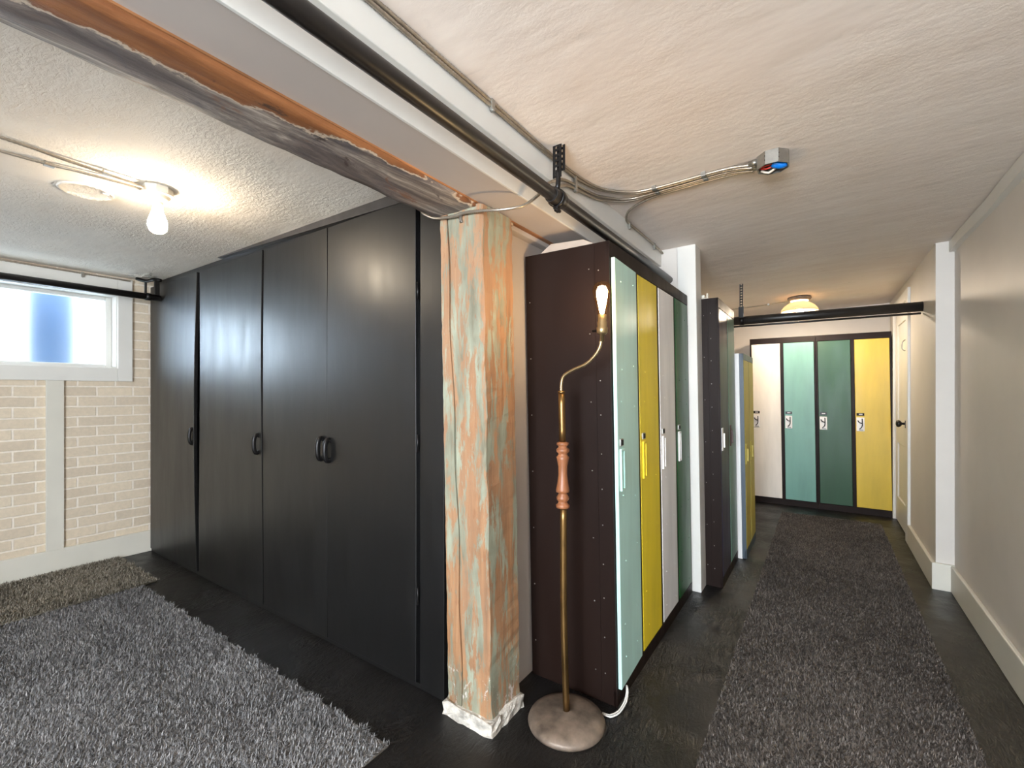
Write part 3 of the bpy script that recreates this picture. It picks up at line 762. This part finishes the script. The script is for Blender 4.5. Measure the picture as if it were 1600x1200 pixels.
# ------------------------------------------------------------------ junction box with blue connector
t = thing('junction_box', 'open grey octagonal junction box with blue connector on the corridor ceiling', 'junction box', (-.155, 1.985, 0))
def octo(r, a0=math.pi/8): return [(r*math.cos(a0+k*math.pi/4), r*math.sin(a0+k*math.pi/4)) for k in range(8)]
b = MB(); b2 = bmesh.new(); zc = cz(-.155); ro, ri, zl = .056, .052, zc-.050
R0 = [b2.verts.new((x, y, zc)) for x, y in octo(ro)]; R1 = [b2.verts.new((x, y, zl)) for x, y in octo(ro)]
R2 = [b2.verts.new((x, y, zl)) for x, y in octo(ri)]; R3 = [b2.verts.new((x, y, zc-.004)) for x, y in octo(ri)]
for A, Bq in ((R0, R1), (R1, R2), (R2, R3)):
    for k in range(8): b2.faces.new((A[k], A[(k+1) % 8], Bq[(k+1) % 8], Bq[k]))
b2.faces.new(R0); b2.faces.new(R3); b._merge(b2); b.mi = 1
for a in (-1.96, -1.18):
    for dz in (.018, .034): b.lathe([(.0035, -.001), (.0035, .0015)], 8, (.0545*math.cos(a), .0545*math.sin(a), zc-dz), 'Y')
b.build('box', ('steel', 'dark'), t)
b = MB(); b.tube([(.000, -.012, zl+.016), (.022, -.004, zl+.006), (.040, .006, zl+.012)], .015, 10); b.build('wire_connector', 'blue_plastic', t); b = MB(); b.tube([(.010, .016, zl+.018), (.030, .018, zl+.010), (.044, .016, zl+.018)], .010, 10); b.build('wire_connector', 'blue_plastic', t)
b = MB(); b.tube([(-.045, .006, zl+.014), (-.020, -.022, zl+.006), (.006, -.012, zl+.012)], .0024, 8); b.build('red_wire', 'red_wire', t); b = MB(); b.tube([(-.045, .012, zl+.016), (-.02, -.004, zl+.002), (.010, 0, zl+.012)], .0032, 8); b.build('red_wire', 'red_wire', t)
b = MB(); b.tube([(-.042, .022, zl+.010), (-.015, .024, zl-.003), (.012, .016, zl+.010)], .0045, 8); b.build('white_wire', 'white_wire', t)
for dy in (-.010, .012, .034):
    b = MB(); b.lathe([(.0095, -.082), (.0095, -.070), (.0115, -.069), (.0115, -.052)], 12, (0, dy, zc-.016), 'X'); b.build('cable_connector', 'steel', t)

# ------------------------------------------------------------------ bare ceiling bulb, left room
bx, by = -2.255, .727
t = thing('ceiling_lamp', 'lit bare bulb in porcelain holder on the left ceiling', 'lamp', (bx, by, 2.045))
b = MB(); b.quadprism(octo(.052), -.030, 0); b.build('box', 'porcelain', t)
b = MB(); b.lathe([(.060, -.034), (.060, -.030), (.02, -.029)], 28); b.lathe([(.030, -.058), (.034, -.050), (.045, -.034)], 28); b.build('lamp_holder', 'porcelain', t)
b = MB(); b.lathe([(.017, -.075), (.020, -.058)], 20); b.build('bulb_socket', 'porcelain', t)
b = MB(); b.lathe([(.004, -.186), (.018, -.183), (.028, -.174), (.034, -.156), (.032, -.136), (.025, -.112), (.0185, -.092), (.017, -.072)], 24); b.build('bulb', 'bulb_white', t)
b = MB()
b.lathe([(.088, 2.0445), (.090, 2.038), (.082, 2.034), (.078, 2.040), (.030, 2.041), (.0, 2.041)], 40, (0, 0, -2.045)); b.lathe([(.012, -.008), (.010, -.014), (.004, -.015)], 14, (.05, .05, 0))
t2 = b.build('ceiling_plate', 'ceiling_left'); t2.location = (-2.52, .568, 2.045); tag(t2, 'flat round blank plate painted over on the left ceiling', 'plate')

# ------------------------------------------------------------------ dome light, far corridor
dx, dy = -.18, 5.10
t = thing('ceiling_light', 'beige glass dome light on the far corridor ceiling, behind the crossing pipe', 'light', (dx, dy, cz(dx)))
b = MB(); b.lathe([(.095, 0), (.10, -.012), (.088, -.030), (.075, -.036)], 32); b.build('canopy', 'base_metal', t)
b = MB(); b.lathe([(.075, -.034), (.068, -.045), (.090, -.060), (.125, -.085), (.148, -.115), (.152, -.140), (.149, -.140), (.145, -.116), (.122, -.088), (.088, -.064), (.066, -.050)], 36, cap=False); b.build('glass_shade', 'dome_glass', t)
b = MB(); b.lathe([(.004, -.172), (.018, -.166), (.029, -.150), (.029, -.130), (.018, -.100), (.014, -.060)], 20); b.build('bulb', 'bulb_dome', t)

# ------------------------------------------------------------------ floor lamp
LX, LY = -.774, 1.49
t = thing('floor_lamp', 'brass floor lamp with turned wood collar and glowing bare bulb, beside the lockers', 'lamp', (LX, LY, 0))
b = MB(); b.lathe([(.138, 0), (.141, .008), (.136, .020), (.110, .031), (.060, .038), (.020, .042), (.014, .046)], 48); b.build('base', 'base_metal', t)
b = MB(); b.tube([(0, 0, .04), (-.011, 0, .40), (-.0125, 0, .79)], .0125, 14, n=8); b.build('lower_pole', 'brass', t)
prof = [(.015, .782), (.024, .784), (.0255, .793), (.018, .800), (.016, .806), (.022, .813), (.0235, .822), (.017, .832), (.015, .838), (.0245, .842), (.025, .850), (.0205, .872), (.0165, .905), (.0170, .935), (.0215, .960), (.0235, .970), (.017, .977), (.0165, .983), (.0235, .990), (.024, .998), (.016, 1.006), (.0155, 1.010), (.0225, 1.015), (.0225, 1.022), (.014, 1.026)]
b = MB(); b.lathe(prof, 28, (-.015, 0, 0)); b.build('turned_collar', 'turned_wood', t)
b = MB(); b.tube([(-.016, 0, 1.02), (-.020, 0, 1.207)], .0125, 14, n=4); b.lathe([(.0135, 1.204), (.0135, 1.212), (.009, 1.214)], 16, (-.020, 0, 0)); b.build('upper_pole', 'brass', t)
b = MB(); b.tube([(-.021, 0, 1.205), (-.021, 0, 1.238), (-.010, 0, 1.268), (.030, 0, 1.290), (.075, 0, 1.307), (.108, 0, 1.333), (.130, 0, 1.365), (.138, 0, 1.40)], .0065, 12, .006); b.build('gooseneck', 'brass_bright', t)
b = MB(); sx = .139
b.lathe([(.0075, 1.385), (.0075, 1.408), (.014, 1.410), (.0185, 1.416), (.0195, 1.432), (.0165, 1.436), (.017, 1.452), (.0150, 1.456), (.0150, 1.478)], 24, (sx, 0, 0)); b.build('socket', 'brass_bright', t)
b = MB(); b.lathe([(.004, 0), (.004, .014), (.006, .015), (.006, .020)], 10, (sx-.036, 0, 1.424), 'X'); b.build('switch', 'black_metal', t)
b = MB(); b.lathe([(.0145, 1.476), (.0165, 1.492), (.0225, 1.518), (.0300, 1.545), (.0325, 1.562), (.0300, 1.578), (.0210, 1.589), (.008, 1.5935), (.001, 1.594)], 28, (sx, 0, 0)); bg_ = b.build('bulb', 'bulb_glass', t)
b = MB(); b.lathe([(.006, 1.482), (.010, 1.500), (.0145, 1.520), (.0185, 1.545), (.0195, 1.560), (.014, 1.573), (.004, 1.578)], 20, (sx, 0, 0)); b.build('filament', 'core_warm', bg_)
o = MB(); o.tube([(-.680, 1.598, .006), (-.650, 1.60, .005), (-.629, 1.64, .006), (-.622, 1.69, .020), (-.628, 1.725, .036), (-.637, 1.742, .050)], .0032, 8); o.tube([(-.682, 1.604, .006), (-.656, 1.608, .005), (-.636, 1.645, .006), (-.628, 1.69, .022), (-.632, 1.722, .038), (-.639, 1.740, .052)], .0028, 8)
tag(o.build('power_cord', 'white_plastic'), 'thin white power cord on the floor by the lamp base and teal locker door', 'cord')

# ------------------------------------------------------------------ shaggy rugs
def rug(name, label, x0, x1, y0, y1, h, dens, mat, width=.0032, len_=.030, z0=0.0, near=None):
    A = (x1-x0)*(y1-y0); n = int(A*dens)
    px = RNG.uniform(x0, x1, n); py = RNG.uniform(y0, y1, n)
    ed = .008*np.sin(px*41)+.006*np.sin(px*97+1); py = np.clip(py+ed*(py > y1-.03), y0-.01, y1+.01)
    ang = RNG.uniform(0, 2*np.pi, n)+.0
    flow = 1.6*np.sin(px*5.1+py*3.3)+1.4*np.sin(py*6.7-px*2.2)
    L_ = len_*RNG.uniform(.65, 1.15, n); leanv = RNG.uniform(.2, 1.05, n)
    dx = np.cos(ang)*.85+np.cos(flow)*.35; dy = np.sin(ang)*.85+np.sin(flow)*.35
    nn = np.hypot(dx, dy)+1e-6; dx /= nn; dy /= nn
    # turf stands into the rug near its border so that it ends cleanly
    sx, sy = -dy, dx
    w = width*RNG.uniform(.7, 1.3, n)
    zr = z0+h*.45
    r1 = L_*.5*np.sin(leanv*.7); r2 = L_*.5*np.sin(leanv*.7)+L_*.5*np.sin(np.minimum(leanv*1.7, 1.55))
    q1 = L_*.5*np.cos(leanv*.7); q2 = q1+L_*.5*np.cos(np.minimum(leanv*1.7, 1.55))
    V = np.empty((n, 5, 3))
    V[:, 0] = np.stack([px-sx*w*.5, py-sy*w*.5, np.full(n, zr)], 1); V[:, 1] = np.stack([px+sx*w*.5, py+sy*w*.5, np.full(n, zr)], 1)
    V[:, 2] = np.stack([px+dx*r1+sx*w*.45, py+dy*r1+sy*w*.45, zr+q1], 1); V[:, 3] = np.stack([px+dx*r1-sx*w*.45, py+dy*r1-sy*w*.45, zr+q1], 1)
    V[:, 4] = np.stack([px+dx*r2, py+dy*r2, zr+q2], 1)
    base = (np.arange(n)*5)[:, None]
    quads = base+np.array([[0, 1, 2, 3]]); tris = base+np.array([[3, 2, 4]])
    # backing slab
    bv = np.array([(x, y, z) for z in (z0+.001, z0+h*.5) for x, y in ((x0, y0), (x1, y0), (x1, y1), (x0, y1))])
    o0 = n*5; bf = np.array([(3, 2, 1, 0), (4, 5, 6, 7), (0, 1, 5, 4), (1, 2, 6, 5), (2, 3, 7, 6), (3, 0, 4, 7)])+o0
    verts = np.concatenate([V.reshape(-1, 3), bv])
    loops = np.concatenate([quads.reshape(-1), tris.reshape(-1), bf.reshape(-1)])
    sizes = np.concatenate([np.full(n, 4), np.full(n, 3), np.full(6, 4)]); starts = np.concatenate([[0], np.cumsum(sizes)[:-1]])
    me = bpy.data.meshes.new(name); me.vertices.add(len(verts)); me.vertices.foreach_set('co', verts.reshape(-1).astype(np.float32))
    me.loops.add(len(loops)); me.loops.foreach_set('vertex_index', loops.astype(np.int32))
    me.polygons.add(len(sizes)); me.polygons.foreach_set('loop_start', starts.astype(np.int32)); me.polygons.foreach_set('loop_total', sizes.astype(np.int32))
    me.update(calc_edges=True); me.materials.append(M[mat])
    o = bpy.data.objects.new(name, me); COL.objects.link(o); tag(o, label, 'rug'); return o
rug('shag_rug', 'large grey shag rug in front of the black cabinet', -3.47, -1.22, -.40, 1.045, .012, 44000, 'pile_grey', len_=.021)
rug('shag_rug', 'taupe shag rug lying along the brick wall', -4.20, -3.50, -.70, 1.125, .022, 38000, 'pile_taupe', len_=.024)
rug('runner_rug', 'long charcoal shag runner down the corridor', -.335, .44, -.30, 5.29, .010, 40000, 'pile_dark', len_=.017)
